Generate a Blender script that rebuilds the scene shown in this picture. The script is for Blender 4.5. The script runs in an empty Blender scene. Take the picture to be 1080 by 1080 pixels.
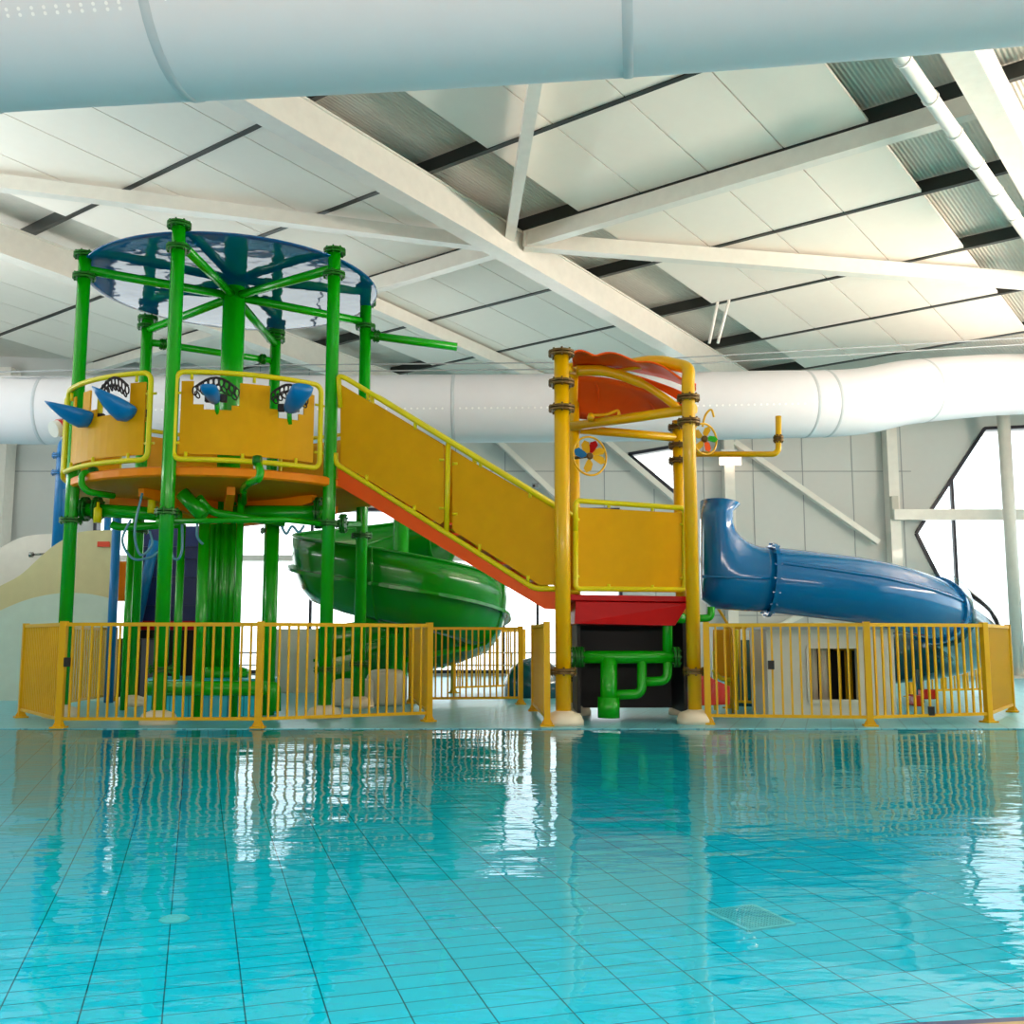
import bpy, math, random
from mathutils import Vector, Matrix
random.seed(7)
S = bpy.context.scene
COL = S.collection
PI = math.pi
def rad(a): return math.radians(a)
def lin(c):
    o = []
    for v in c:
        v /= 255.0
        o.append(v/12.92 if v <= .04045 else ((v+.055)/1.055)**2.4)
    return tuple(o) + (1,)

# ------------------------------------------------------------ camera
H = .95                                   # eye height above the pool deck
TILT = math.atan(.125); CT, ST = math.cos(TILT), math.sin(TILT)
cd = bpy.data.cameras.new('camera'); cam = bpy.data.objects.new('camera', cd); COL.objects.link(cam)
cd.sensor_width = 36; cd.lens = 36; cd.clip_start = .05; cd.clip_end = 300
cam.location = (0, 0, H); cam.rotation_euler = (PI/2 + TILT, 0, 0)
S.camera = cam
# ------------------------------------------------------------ world, daylight, exposure
w = bpy.data.worlds.new('sky'); S.world = w; w.use_nodes = True
nt = w.node_tree; bg = nt.nodes['Background']
tc = nt.nodes.new('ShaderNodeTexCoord'); sp = nt.nodes.new('ShaderNodeSeparateXYZ'); rp = nt.nodes.new('ShaderNodeValToRGB')
nt.links.new(tc.outputs['Generated'], sp.inputs[0]); nt.links.new(sp.outputs['Z'], rp.inputs[0])
rp.color_ramp.elements[0].position = 0; rp.color_ramp.elements[0].color = (.82, .86, .84, 1)
rp.color_ramp.elements[1].position = .6; rp.color_ramp.elements[1].color = (.72, .86, 1, 1)
nt.links.new(rp.outputs[0], bg.inputs['Color']); bg.inputs['Strength'].default_value = 3.0
S.view_settings.view_transform = 'Standard'; S.view_settings.look = 'None'
S.view_settings.gamma = 1; S.view_settings.use_curve_mapping = False
S.view_settings.exposure = .14
def area(name, loc, rot, sx, sy, power, col):
    l = bpy.data.lights.new(name, 'AREA'); l.shape = 'RECTANGLE'; l.size = sx; l.size_y = sy
    l.energy = power; l.color = col
    o = bpy.data.objects.new(name, l); COL.objects.link(o); o.location = loc; o.rotation_euler = rot
    return o
# warm uplighters of the hall, high on the side walls, washing the roof lining
area('uplighter_right', (14.6, 12, 4.2), (rad(180), rad(-25), 0), 1.2, 12, 2900, (1, .84, .70))
area('uplighter_left', (-14.4, 13, 4.2), (rad(180), rad(25), 0), 1.2, 12, 900, (.96, .98, 1))

area('duct_fill', (0, -4.5, 2.0), (rad(147), 0, 0), 20, .8, 1150, (1, .88, .82))  # added unseen fill behind the camera, brightens the duct underside and near roof
# added unseen fill light overhead, brightening the near half of the pool
pf = area('pool_fill', (-2.5, 2.2, 8.5), (0, 0, 0), 14, 4, 190, (.95, .98, 1)); pf.data.spread = rad(75)

# ------------------------------------------------------------ helpers
def ray(x, y):
    X = (x-540)/1080; Y = (540-y)/1080
    return Vector((X, CT - Y*ST, ST + Y*CT))
def at(x, y, D):
    r = ray(x, y); return r*(D/r.y) + Vector((0, 0, H))
def onz(x, y, z=0):
    r = ray(x, y); return r*((z-H)/r.z) + Vector((0, 0, H))
W = {}
def tag(o, label=None, cat=None, group=None, kind=None):
    if label: o['label'] = label
    if cat: o['category'] = cat
    if group: o['group'] = group
    if kind: o['kind'] = kind
    return o
def thing(name, label, cat, loc, group=None):
    o = bpy.data.objects.new(name, None); COL.objects.link(o); o.location = loc
    o.empty_display_size = .2
    W[o] = Vector(loc)
    return tag(o, label, cat, group)
class MB:
    def __init__(s): s.v = []; s.f = []; s.sm = []
    def add(s, vs, fs, smooth=True):
        n = len(s.v); s.v += [Vector(p) for p in vs]
        for f in fs: s.f.append([i+n for i in f]); s.sm.append(smooth)
        return s
    def box(s, a, b, rz=0, c=None):
        x0, y0, z0 = a; x1, y1, z1 = b
        vs = [Vector((x, y, z)) for z in (z0, z1) for x, y in ((x0, y0), (x1, y0), (x1, y1), (x0, y1))]
        if rz:
            c = Vector(c) if c is not None else Vector(((x0+x1)/2, (y0+y1)/2, 0)); M = Matrix.Rotation(rz, 3, 'Z')
            vs = [M @ (p-c) + c for p in vs]
        return s.hexa(vs)
    def hexa(s, vs):
        return s.add(vs, [(3, 2, 1, 0), (4, 5, 6, 7), (0, 1, 5, 4), (1, 2, 6, 5), (2, 3, 7, 6), (3, 0, 4, 7)], False)
    def bar(s, p0, p1, w, h, up=(0, 0, 1), o=0):
        p0, p1 = Vector(p0), Vector(p1); d = (p1-p0).normalized(); up = Vector(up)
        sd = d.cross(up).normalized(); u = sd.cross(d).normalized()
        vs = []
        for dz in (-h/2+o, h/2+o):
            vs += [p0-sd*w/2+u*dz, p0+sd*w/2+u*dz, p1+sd*w/2+u*dz, p1-sd*w/2+u*dz]
        return s.hexa(vs)
    def prism(s, poly, d):
        d = Vector(d); n = len(poly); P = [Vector(p) for p in poly]
        return s.add(P + [p+d for p in P], [list(range(n))[::-1], list(range(n, 2*n))] + [(i, (i+1) % n, n+(i+1) % n, n+i) for i in range(n)], False)
    def loft(s, rings, caps=True, closed=True, smooth=True):
        n = len(rings[0]); vs = [p for r in rings for p in r]; fs = []
        for k in range(len(rings)-1):
            for i in range(n if closed else n-1):
                j = (i+1) % n; fs.append((k*n+i, k*n+j, (k+1)*n+j, (k+1)*n+i))
        s.add(vs, fs, smooth)
        if caps and closed:
            b = len(s.v) - len(vs)
            s.f.append([b+i for i in range(n)][::-1]); s.sm.append(False)
            s.f.append([b+(len(rings)-1)*n+i for i in range(n)]); s.sm.append(False)
        return s
    def tube(s, pts, r, n=12, fil=0, caps=True):
        P = [Vector(p) for p in pts]
        if fil: P = fillet(P, fil)
        rings = []; prev = None
        for i, p in enumerate(P):
            t = (P[min(i+1, len(P)-1)] - P[max(i-1, 0)]).normalized()
            if prev is None:
                a = Vector((0, 0, 1)) if abs(t.z) < .9 else Vector((0, 1, 0)); nrm = (a - t*a.dot(t)).normalized()
            else: nrm = (prev - t*prev.dot(t)).normalized()
            prev = nrm; bn = t.cross(nrm); rr = r[i] if isinstance(r, (list, tuple)) else r
            rings.append([p + (nrm*math.cos(q*2*PI/n) + bn*math.sin(q*2*PI/n))*rr for q in range(n)])
        return s.loft(rings, caps)
    def lathe(s, prof, o=(0, 0, 0), axis=(0, 0, 1), n=20, smooth=True):
        o = Vector(o); Q = Vector((0, 0, 1)).rotation_difference(Vector(axis).normalized())
        return s.loft([[o + Q @ Vector((r*math.cos(q*2*PI/n), r*math.sin(q*2*PI/n), z)) for q in range(n)] for r, z in prof], True, True, smooth)
    def grid(s, rows, th=0):
        nr, nc = len(rows), len(rows[0]); fs = []
        for i in range(nr-1):
            for j in range(nc-1): fs.append((i*nc+j, i*nc+j+1, (i+1)*nc+j+1, (i+1)*nc+j))
        return s.add([p for r in rows for p in r], fs, True)
    def build(s, name, m, parent=None, kind=None, solid=0, bevel=0):
        lo = Vector((min(p.x for p in s.v), min(p.y for p in s.v), min(p.z for p in s.v)))
        hi = Vector((max(p.x for p in s.v), max(p.y for p in s.v), max(p.z for p in s.v)))
        o0 = Vector(((lo.x+hi.x)/2, (lo.y+hi.y)/2, lo.z))
        me = bpy.data.meshes.new(name); me.from_pydata([p-o0 for p in s.v], [], s.f); me.update()
        me.polygons.foreach_set('use_smooth', s.sm)
        me.materials.append(m)
        o = bpy.data.objects.new(name, me); COL.objects.link(o); W[o] = o0
        o.location = o0 - (W[parent] if parent else Vector((0, 0, 0)))
        if parent: o.parent = parent
        if kind: o['kind'] = kind
        if solid:
            q = o.modifiers.new('solid', 'SOLIDIFY'); q.thickness = solid; q.offset = 0
        if bevel:
            q = o.modifiers.new('bevel', 'BEVEL'); q.width = bevel; q.segments = 2
        return o
def fillet(P, R, k=7):
    out = [P[0]]
    for i in range(1, len(P)-1):
        a, b, c = P[i-1], P[i], P[i+1]
        d = min(R, (a-b).length*.49, (c-b).length*.49)
        p, q = b + (a-b).normalized()*d, b + (c-b).normalized()*d
        for j in range(k+1):
            t = j/k; out.append(p*(1-t)**2 + b*2*t*(1-t) + q*t*t)
    out.append(P[-1]); return out
def smooth(P, k=6):
    P = [Vector(p) for p in P]; out = []
    for i in range(len(P)-1):
        p0, p1, p2, p3 = P[max(i-1, 0)], P[i], P[i+1], P[min(i+2, len(P)-1)]
        for j in range(k):
            t = j/k
            out.append(.5*((2*p1) + (-p0+p2)*t + (2*p0-5*p1+4*p2-p3)*t*t + (-p0+3*p1-3*p2+p3)*t**3))
    out.append(P[-1]); return out
def inst(o, parent, world, rz=0):
    c = o.copy(); COL.objects.link(c); c.parent = parent
    c.location = Vector(world) - (W[parent] if parent else Vector((0, 0, 0))); c.rotation_euler = (0, 0, rz)
    W[c] = Vector(world); return c
def st(o, label=None): o['kind'] = 'structure'; return o

# ------------------------------------------------------------ materials
def mat(name, rgb, rough=.5, metal=0, coat=0, var=.04, scale=6, bump=0, bscale=40, trans=0, ior=1.5, spec=.5):
    m = bpy.data.materials.new(name); m.use_nodes = True; t = m.node_tree; b = t.nodes['Principled BSDF']
    c = lin(rgb)
    nz = t.nodes.new('ShaderNodeTexNoise'); nz.inputs['Scale'].default_value = scale; nz.inputs['Detail'].default_value = 3
    tco = t.nodes.new('ShaderNodeTexCoord'); t.links.new(tco.outputs['Object'], nz.inputs['Vector'])
    mx = t.nodes.new('ShaderNodeMix'); mx.data_type = 'RGBA'
    mx.inputs['A'].default_value = tuple(max(0, v*(1-var*2)) for v in c[:3]) + (1,)
    mx.inputs['B'].default_value = tuple(min(1, v*(1+var*2)) for v in c[:3]) + (1,)
    t.links.new(nz.outputs['Fac'], mx.inputs['Factor']); t.links.new(mx.outputs['Result'], b.inputs['Base Color'])
    b.inputs['Roughness'].default_value = rough; b.inputs['Metallic'].default_value = metal
    b.inputs['Coat Weight'].default_value = coat; b.inputs['Coat Roughness'].default_value = .06
    b.inputs['IOR'].default_value = ior
    b.inputs['Specular IOR Level'].default_value = spec
    if trans: b.inputs['Transmission Weight'].default_value = trans
    if bump:
        n2 = t.nodes.new('ShaderNodeTexNoise'); n2.inputs['Scale'].default_value = bscale
        bp = t.nodes.new('ShaderNodeBump'); bp.inputs['Strength'].default_value = bump; bp.inputs['Distance'].default_value = .01
        t.links.new(tco.outputs['Object'], n2.inputs['Vector']); t.links.new(n2.outputs['Fac'], bp.inputs['Height']); t.links.new(bp.outputs[0], b.inputs['Normal'])
    return m
def emit(name, rgb, s):
    m = bpy.data.materials.new(name); m.use_nodes = True; t = m.node_tree
    e = t.nodes.new('ShaderNodeEmission'); e.inputs[0].default_value = lin(rgb); e.inputs[1].default_value = s
    t.links.new(e.outputs[0], t.nodes['Material Output'].inputs[0]); return m
def fresnel_clear(name, tint, ior, rough, wave=None):
    m = bpy.data.materials.new(name); m.use_nodes = True; t = m.node_tree; t.nodes.remove(t.nodes['Principled BSDF'])
    tr = t.nodes.new('ShaderNodeBsdfTransparent'); tr.inputs[0].default_value = tint
    gl = t.nodes.new('ShaderNodeBsdfGlossy'); gl.inputs['Roughness'].default_value = rough
    fr = t.nodes.new('ShaderNodeFresnel'); fr.inputs[0].default_value = ior
    mx = t.nodes.new('ShaderNodeMixShader')
    t.links.new(fr.outputs[0], mx.inputs[0]); t.links.new(tr.outputs[0], mx.inputs[1]); t.links.new(gl.outputs[0], mx.inputs[2])
    t.links.new(mx.outputs[0], t.nodes['Material Output'].inputs[0])
    if wave:
        g = t.nodes.new('ShaderNodeNewGeometry'); last = None
        for sc, st_, off in wave:
            mp = t.nodes.new('ShaderNodeMapping'); mp.inputs['Scale'].default_value = sc; mp.inputs['Location'].default_value = (off, off*1.7, 0)
            nz = t.nodes.new('ShaderNodeTexNoise'); nz.inputs['Scale'].default_value = 1; nz.inputs['Detail'].default_value = 2
            bp = t.nodes.new('ShaderNodeBump'); bp.inputs['Strength'].default_value = 1; bp.inputs['Distance'].default_value = st_
            t.links.new(g.outputs['Position'], mp.inputs[0]); t.links.new(mp.outputs[0], nz.inputs['Vector']); t.links.new(nz.outputs['Fac'], bp.inputs['Height'])
            if last: t.links.new(last.outputs[0], bp.inputs['Normal'])
            last = bp
        t.links.new(last.outputs[0], gl.inputs['Normal']); t.links.new(last.outputs[0], fr.inputs['Normal'])
    return m
def tiles(name, rgb, grout, bw, bh, ang, mortar, rough, loc=(0, 0, 0), var=.06):
    m = bpy.data.materials.new(name); m.use_nodes = True; t = m.node_tree; b = t.nodes['Principled BSDF']
    g = t.nodes.new('ShaderNodeNewGeometry'); mp = t.nodes.new('ShaderNodeMapping'); mp.inputs['Rotation'].default_value = (0, 0, ang); mp.inputs['Location'].default_value = loc
    br = t.nodes.new('ShaderNodeTexBrick'); br.offset = 0; br.inputs['Scale'].default_value = 1
    br.inputs['Brick Width'].default_value = bw; br.inputs['Row Height'].default_value = bh
    br.inputs['Mortar Size'].default_value = mortar; br.inputs['Mortar Smooth'].default_value = .1; br.inputs['Bias'].default_value = 0
    c = lin(rgb)
    br.inputs['Color1'].default_value = tuple(v*(1-var) for v in c[:3]) + (1,); br.inputs['Color2'].default_value = tuple(min(1, v*(1+var)) for v in c[:3]) + (1,)
    br.inputs['Mortar'].default_value = lin(grout)
    t.links.new(g.outputs['Position'], mp.inputs[0]); t.links.new(mp.outputs[0], br.inputs['Vector']); t.links.new(br.outputs['Color'], b.inputs['Base Color'])
    b.inputs['Roughness'].default_value = rough
    return m
def corrugated(name, rgb, rough, metal, ang, freq):
    m = mat(name, rgb, rough, metal); t = m.node_tree; b = t.nodes['Principled BSDF']
    g = t.nodes.new('ShaderNodeNewGeometry'); mp = t.nodes.new('ShaderNodeMapping'); mp.inputs['Rotation'].default_value = (0, 0, ang)
    wv = t.nodes.new('ShaderNodeTexWave'); wv.inputs['Scale'].default_value = freq; wv.bands_direction = 'X'
    bp = t.nodes.new('ShaderNodeBump'); bp.inputs['Strength'].default_value = .4; bp.inputs['Distance'].default_value = .03
    t.links.new(g.outputs['Position'], mp.inputs[0]); t.links.new(mp.outputs[0], wv.inputs['Vector'])
    t.links.new(wv.outputs['Fac'], bp.inputs['Height']); t.links.new(bp.outputs[0], b.inputs['Normal'])
    return m
M = dict(
 green=mat('green_paint', (10, 160, 6), .25, coat=.12, spec=.4), dgreen=mat('green_flange_paint', (4, 98, 8), .35, spec=.3),
 fgreen=mat('green_fibreglass', (4, 132, 16), .18, coat=.2, spec=.4),
 yellow=mat('yellow_sheet', (212, 156, 0), .42, spec=.12, bump=.12, bscale=5), ypipe=mat('yellow_pipe', (222, 172, 0), .28, coat=.1, spec=.35),
 lime=mat('lime_yellow_pipe', (216, 204, 6), .3, spec=.35), fence=mat('yellow_fence_paint', (216, 166, 0), .4, spec=.25),
 bolt=mat('bronze_bolts', (96, 72, 22), .4, .4), orange=mat('orange_deck', (238, 136, 0), .45, spec=.2), stringer=mat('orange_stringer', (232, 84, 4), .35, spec=.25),
 leaf=mat('orange_leaf', (232, 88, 20), .45, spec=.12), red=mat('red_fibreglass', (176, 4, 6), .4, spec=.2), redder=mat('bright_red_slide', (214, 30, 14), .2, coat=.5),
 blue=mat('blue_fibreglass', (0, 104, 164), .12, coat=.25, spec=.4), bpipe=mat('blue_pipe', (2, 112, 176), .3, spec=.35), navy=mat('navy_sheet', (12, 36, 96), .3),
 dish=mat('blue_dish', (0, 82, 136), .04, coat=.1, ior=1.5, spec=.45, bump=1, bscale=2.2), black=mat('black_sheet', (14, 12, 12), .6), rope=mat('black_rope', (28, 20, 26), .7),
 white=mat('white_paint', (240, 238, 232), .4), lining=mat('roof_lining_white', (248, 240, 228), .6, var=.01), steel=mat('white_steel', (236, 232, 222), .3, coat=.2),
 purlin=mat('dark_purlin', (58, 62, 60), .4, .5), wall=mat('wall_panel_white', (206, 208, 204), .45, var=.01),
 duct=mat('duct_fabric', (220, 221, 226), .7, var=.01), seam=mat('duct_seam', (186, 194, 200), .6), hole=mat('duct_perforation', (255, 255, 255), .5),
 frame=mat('dark_window_frame', (30, 34, 48), .4), cream=mat('cream_footing', (226, 214, 190), .5), hose=mat('grey_blue_hose', (80, 140, 160), .25),
 grey=mat('grey_box', (150, 156, 158), .5), redtag=mat('red_sign', (214, 62, 22), .5), wavea=mat('wave_wall_pale', (226, 222, 212), .4), waveb=mat('wave_wall_olive', (204, 198, 150), .4), wavec=mat('wave_wall_green_white', (196, 214, 200), .4),
 chrome=mat('brushed_steel', (150, 150, 146), .25, 1), grate=mat('white_grate', (214, 226, 222), .5), teal=mat('dark_teal_fibreglass', (8, 78, 92), .15, coat=.6),
 brown=mat('brown_coping', (176, 150, 104), .6), navyline=mat('navy_tile', (20, 40, 90), .3), beige=mat('beige_box', (206, 204, 190), .5))
M['deck'] = tiles('deck_tiles', (104, 192, 208), (70, 150, 168), .262, .125, rad(17), .006, .3)
M['pool'] = tiles('pool_tiles', (24, 214, 230), (4, 92, 108), .262, .125, rad(-17), .0028, .4, (.063, 0, 0), var=.03)
M['plinth'] = tiles('plinth_tiles', (40, 190, 214), (20, 120, 140), .25, .12, 0, .006, .25)
M['corr'] = corrugated('corrugated_deck', (222, 216, 204), .5, .1, rad(38), 5)
M['glass'] = fresnel_clear('window_glass', (.95, .98, 1, 1), 1.45, .02)
M['clear'] = fresnel_clear('clear_dome', (.82, .9, .95, 1), 1.5, .05)
M['water'] = fresnel_clear('water', (.42, .95, .99, 1), 1.27, .01,
    wave=[((1.3, 2.2, 1), .010, 0), ((5, 11, 1), .0022, 3.1), ((.35, .5, 1), .02, 9)])

# ------------------------------------------------------------ the hall
XL, XR, YB, EDGE = -15.6, 17, 27.5, 11.28
KW = YB/25
MB().box((XL, EDGE, -.12), (XR, YB+.3, 0)).build('floor', M['deck'], kind='structure')
# sloping pool floor and the coping next to the camera
MB().add([(XL, EDGE+.3, -.012), (XR, EDGE+.3, -.012), (XR, 1.9, -.34), (XL, 1.9, -.34)], [(0, 3, 2, 1)], False).build('floor_pool', M['pool'], kind='structure')
c0, c1 = onz(890, 1081), onz(1080, 1071); dr = (c1-c0).normalized()
pa, pb = c0 + dr*(XL-c0.x)/dr.x, c0 + dr*(XR-c0.x)/dr.x
MB().prism([(pa.x, pa.y-.035, -.5), (pb.x, pb.y-.035, -.5), (XR, -7, -.5), (XL, -7, -.5)], (0, 0, .5)).build('floor_near', M['brown'], kind='structure')
MB().prism([(pa.x, pa.y, -.5), (pb.x, pb.y, -.5), (pb.x, pb.y-.036, -.5), (pa.x, pa.y-.036, -.5)], (0, 0, .497)).build('trim_1', M['navyline'], kind='structure')
o = MB().add([(XL, EDGE+.001, -.008), (XR, EDGE+.001, -.008), (pb.x, pb.y, -.008), (pa.x, pa.y, -.008)], [(0, 3, 2, 1)], False).build('pool_water', M['water'], kind='stuff')
tag(o, 'rippling turquoise water filling the shallow tiled pool', 'water')

def wall_with_holes(name, x0, x1, z0, z1, holes, Y, th, m):
    bm = __import__('bmesh').new(); bmesh = __import__('bmesh')
    from mathutils.geometry import delaunay_2d_cdt
    pts = [Vector(p) for p in ((x0, z0), (x1, z0), (x1, z1), (x0, z1))]; edges = [(0, 1), (1, 2), (2, 3), (3, 0)]
    for h in holes:
        n = len(pts); pts += [Vector(p) for p in h]; edges += [(n+i, n+(i+1) % len(h)) for i in range(len(h))]
    vs, es, fs, _, _, _ = delaunay_2d_cdt(pts, edges, [], 1, 1e-4)
    def inside(p, poly):
        r = False; j = len(poly)-1
        for i in range(len(poly)):
            a, b = poly[i], poly[j]
            if (a[1] > p[1]) != (b[1] > p[1]) and p[0] < (b[0]-a[0])*(p[1]-a[1])/(b[1]-a[1]) + a[0]: r = not r
            j = i
        return r
    mb = MB(); keep = []
    for f in fs:
        c = sum((vs[i] for i in f), Vector((0, 0)))/len(f)
        if not any(inside(c, h) for h in holes): keep.append(f)
    mb.add([(p.x, Y, p.y) for p in vs], keep, False)
    o = mb.build(name, m, kind='structure'); q = o.modifiers.new('solid', 'SOLIDIFY'); q.thickness = th; q.offset = 0
    return o
def P2(x, y, D=YB): p = at(x, y, D); return (p.x, p.z)
def kp(x, z): return (x*KW, (z-H)*KW+H)
hexw = [P2(964, 563), P2(1036, 453), kp(13.6, 6.22), kp(15.2, 3.6), kp(13.4, .55), P2(1019, 672), ]
kite = [P2(662, 480), P2(727, 469), P2(727, 503), P2(712, 521)]
low = [(-11.2, .12), (2.9, .12), (2.9, kp(0, 4.12)[1]), (-11.2, kp(0, 4.12)[1])]
wall_with_holes('wall_back', XL, XR, -.1, 9.2, [hexw, kite, low], YB, .25, M['wall'])
# grey joint lines between the wall panels
j = MB(); ztop = 9
def blocked(x, z):
    for h in (hexw, kite, low):
        xs = [p[0] for p in h]; zs = [p[1] for p in h]
        if min(xs)-.05 < x < max(xs)+.05 and min(zs)-.05 < z < max(zs)+.05: return True
    return False
for k in range(-11, 13):
    x = (5.93 + 1.22*k)*KW; z = 0
    while z < ztop:
        if not blocked(x, z+.25): j.box((x-.012, YB-.135, z), (x+.012, YB-.12, z+.5))
        z += .5
for zz in (1.6, kp(0, 5.07)[1], 7.9):
    x = XL
    while x < XR:
        if not blocked(x+.2, zz): j.box((x, YB-.135, zz-.012), (x+.4, YB-.12, zz+.012))
        x += .4
j.build('trim_2', M['grey'], kind='structure')
MB().box((XL-.25, -7, -.1), (XL, YB+.2, 10)).build('wall_left', M['wall'], kind='structure')
MB().box((XL, -7.3, -.5), (XR+.25, -7, 11)).build('wall_behind', M['wall'], kind='structure')
# right wall: a long band of glazing between two solid strips
MB().box((XR, -7, -.1), (XR+.25, YB+.2, 1)).box((XR, -7, 5), (XR+.25, YB+.2, 10)).build('wall_right', M['wall'], kind='structure')
wr = MB()
for k in range(9): wr.box((XR+.05, -7+k*4, 1), (XR+.2, -6.88+k*4, 5))
wr.build('window_4', M['frame'], kind='structure')
MB().box((XR+.12, -7, 1), (XR+.13, YB, 5)).build('window_4_glass', M['glass'], kind='structure')
# window frames and panes of the back wall
def window(name, poly, mull, wd=.09):
    f = MB(); n = len(poly)
    for i in range(n):
        a, b = poly[i], poly[(i+1) % n]; f.bar((a[0], YB-.02, a[1]), (b[0], YB-.02, b[1]), .3, wd, up=(b[1]-a[1], 0, -(b[0]-a[0])) if False else (0, 0, 1) if abs(b[1]-a[1]) < abs(b[0]-a[0])*3 else (1, 0, 0))
    for a, b in mull: f.bar((a[0], YB, a[1]), (b[0], YB, b[1]), .12, .07, up=(1, 0, 0) if abs(a[0]-b[0]) < .5 else (0, 0, 1))
    o = f.build(name, M['frame'], kind='structure')
    g = MB().add([(p[0], YB+.04, p[1]) for p in poly], [list(range(n))], False).build('pane', M['glass'], o)
    return o
mx = P2(1005, 540)[0]
window('window_1', hexw, [((mx, 1.6), (mx, 5.5)), ((13.3*KW, .5), (13.3*KW, 6.7))])
window('window_2', kite, [])
window('window_3', low, [((x*KW, .12), (x*KW, kp(0, 4.12)[1])) for x in (-8.6, -6.95, -4.9, -2.6, -.2, .62, 1.6)])
lt = MB().box((-11.2, YB-.2, kp(0, 2.85)[1]), (2.9, YB-.1, kp(0, 3.0)[1])).build('trim_3', M['steel'], kind='structure')

# ------------------------------------------------------------ roof (falls gently away along azimuth 38)
A = rad(38); KS = math.tan(rad(3.8)); Z0 = 9.3
def rf(s, t, dz=0): return Vector((s*math.sin(A)+t*math.cos(A), s*math.cos(A)-t*math.sin(A), Z0-KS*s-dz))
MB().prism([rf(-14, -34, -.24), rf(-14, 26, -.24), rf(34, 26, -.24), rf(34, -34, -.24)], (0, 0, .08)).build('ceiling', M['corr'], kind='structure')
UP = (rf(0, 1)-rf(0, 0)).cross(rf(1, 0)-rf(0, 0)).normalized()
if UP.z < 0: UP = -UP
def inroom(p, m=.3): return XL+m < p.x < XR-m and -6 < p.y < YB-.2-m
def clip(s0, t0, s1, t1, dz, m=.35):
    n = 200; ok = [i/n for i in range(n+1) if inroom(rf(s0+(s1-s0)*i/n, t0+(t1-t0)*i/n, dz), m)]
    if not ok: return None
    a, b = ok[0], ok[-1]
    return rf(s0+(s1-s0)*a, t0+(t1-t0)*a, dz), rf(s0+(s1-s0)*b, t0+(t1-t0)*b, dz)
ORD = ['first', 'second', 'third', 'fourth', 'fifth', 'sixth', 'seventh', 'eighth', 'ninth']
for k in range(9):
    s_ = 4.2 + 2.5*k
    c = clip(s_, -33, s_, 26, -.1)
    if not c: continue
    pr = MB().bar(c[0], c[1], .07, .22, UP).bar(c[0]-UP*.11, c[1]-UP*.11, .085, .02, UP).build('roof_purlin', M['purlin'])
    tag(pr, ORD[8-k] + ' dark thin roof purlin counting from the back wall', 'purlin')
def onscreen(p):
    d = p - Vector((0, 0, H)); f_ = d.y*CT + d.z*ST; u_ = -d.y*ST + d.z*CT
    if f_ < .5: return False
    x = 540+1080*d.x/f_; y = 540-1080*u_/f_
    return -220 < x < 1300 and -60 < y < 420
lp = None
bays = [[-25.6, -24.35, -23.1, -21.85, -20.6], [-17.6, -16.33, -15.05, -13.75, -12.5, -11.25], [-9.6, -8.35, -7.1, -5.83, -4.53], [-1.6, -.35, .9, 2.15]]
for k in range(0, 9):
    s0 = 4.2 + 2.5*(k-1) + .045; s1 = s0 + 2.41
    for b in bays:
        for i in range(len(b)-1):
            t0, t1 = b[i]+.012, b[i+1]-.012
            cc = rf((s0+s1)/2, (t0+t1)/2, 0)
            if not inroom(cc, .2) or not onscreen(cc): continue
            if any(not (XL < rf(a, q).x < XR and rf(a, q).y < YB-.15) for a in (s0, s1) for q in (t0, t1)):
                while s1 > s0+.3 and any(rf(s1, q).y > YB-.2 for q in (t0, t1)): s1 -= .1
            mb = MB().prism([rf(s0, t0), rf(s0, t1), rf(s1, t1), rf(s1, t0)], UP*.05)
            o = mb.build('ceiling_panel', M['lining'])
            tag(o, 'flat white rectangular lining panel under the roof', 'ceiling panel', 'white roof lining panels')
            s1 = s0 + 2.41
def roofbeam(s0, t0, s1, t1, dz0, dz1, wd, label, flange=0, m=None):
    c = clip(s0, t0, s1, t1, 0, .3)
    mid = (dz0+dz1)/2; mb = MB().bar(c[0]-UP*mid, c[1]-UP*mid, wd if not flange else .1, dz1-dz0, UP)
    if flange:
        mb = MB().bar(c[0]-UP*mid, c[1]-UP*mid, flange, dz1-dz0, UP)
        mb.bar(c[0]-UP*(dz1-.01), c[1]-UP*(dz1-.01), wd, .03, UP).bar(c[0]-UP*(dz0+.01), c[1]-UP*(dz0+.01), wd, .03, UP)
    o = mb.build('roof_beam', m or M['steel']); tag(o, label, 'roof beam'); return o
roofbeam(-4, -11.0, 30, -11.0, .03, .60, .34, 'large cream steel rafter crossing the middle of the roof, deepest of all beams', .26)
roofbeam(-4, -19.0, 30, -19.0, .03, .60, .34, 'wide pale rafter seen at the far left behind the blue disc', .26)
roofbeam(-4, -2.85, 30, -2.85, .03, .60, .34, 'cream rafter in the top right corner next to the white pipe', .26)
roofbeam(14.2, -30, 14.2, -19.2, .06, .3, .16, 'pale cross strut above the left end of the far duct')
roofbeam(14.2, -18.8, 14.2, -11.2, .06, .36, .18, 'pale cross strut meeting the large rafter from the left, just right of the blue disc')
roofbeam(14.25, -10.8, 14.25, -3.05, .04, .34, .18, 'white cross strut rising from the large rafter to the top right')
roofbeam(14.2, -11.2, 5.2, -19, .1, .34, .2, 'long white brace crossing the upper left above the blue disc')
roofbeam(14.2, -10.8, 21.5, -3.0, .1, .38, .2, 'long white brace running right from the large rafter above the yellow tower')
roofbeam(13.9, -10.9, 5.2, -3.0, .1, .32, .18, 'short white brace dropping from the near duct to the large rafter')
roofbeam(14.4, -15.5, 24, -15.5, .04, .32, .2, 'slim white rafter leading down behind the staircase')
p0, p1 = at(952, 62, 11.2), at(1085, 250, 16)
o = MB().tube([p0+(p0-p1)*.6, p1+(p1-p0)*.05], .095, 14)
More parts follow.
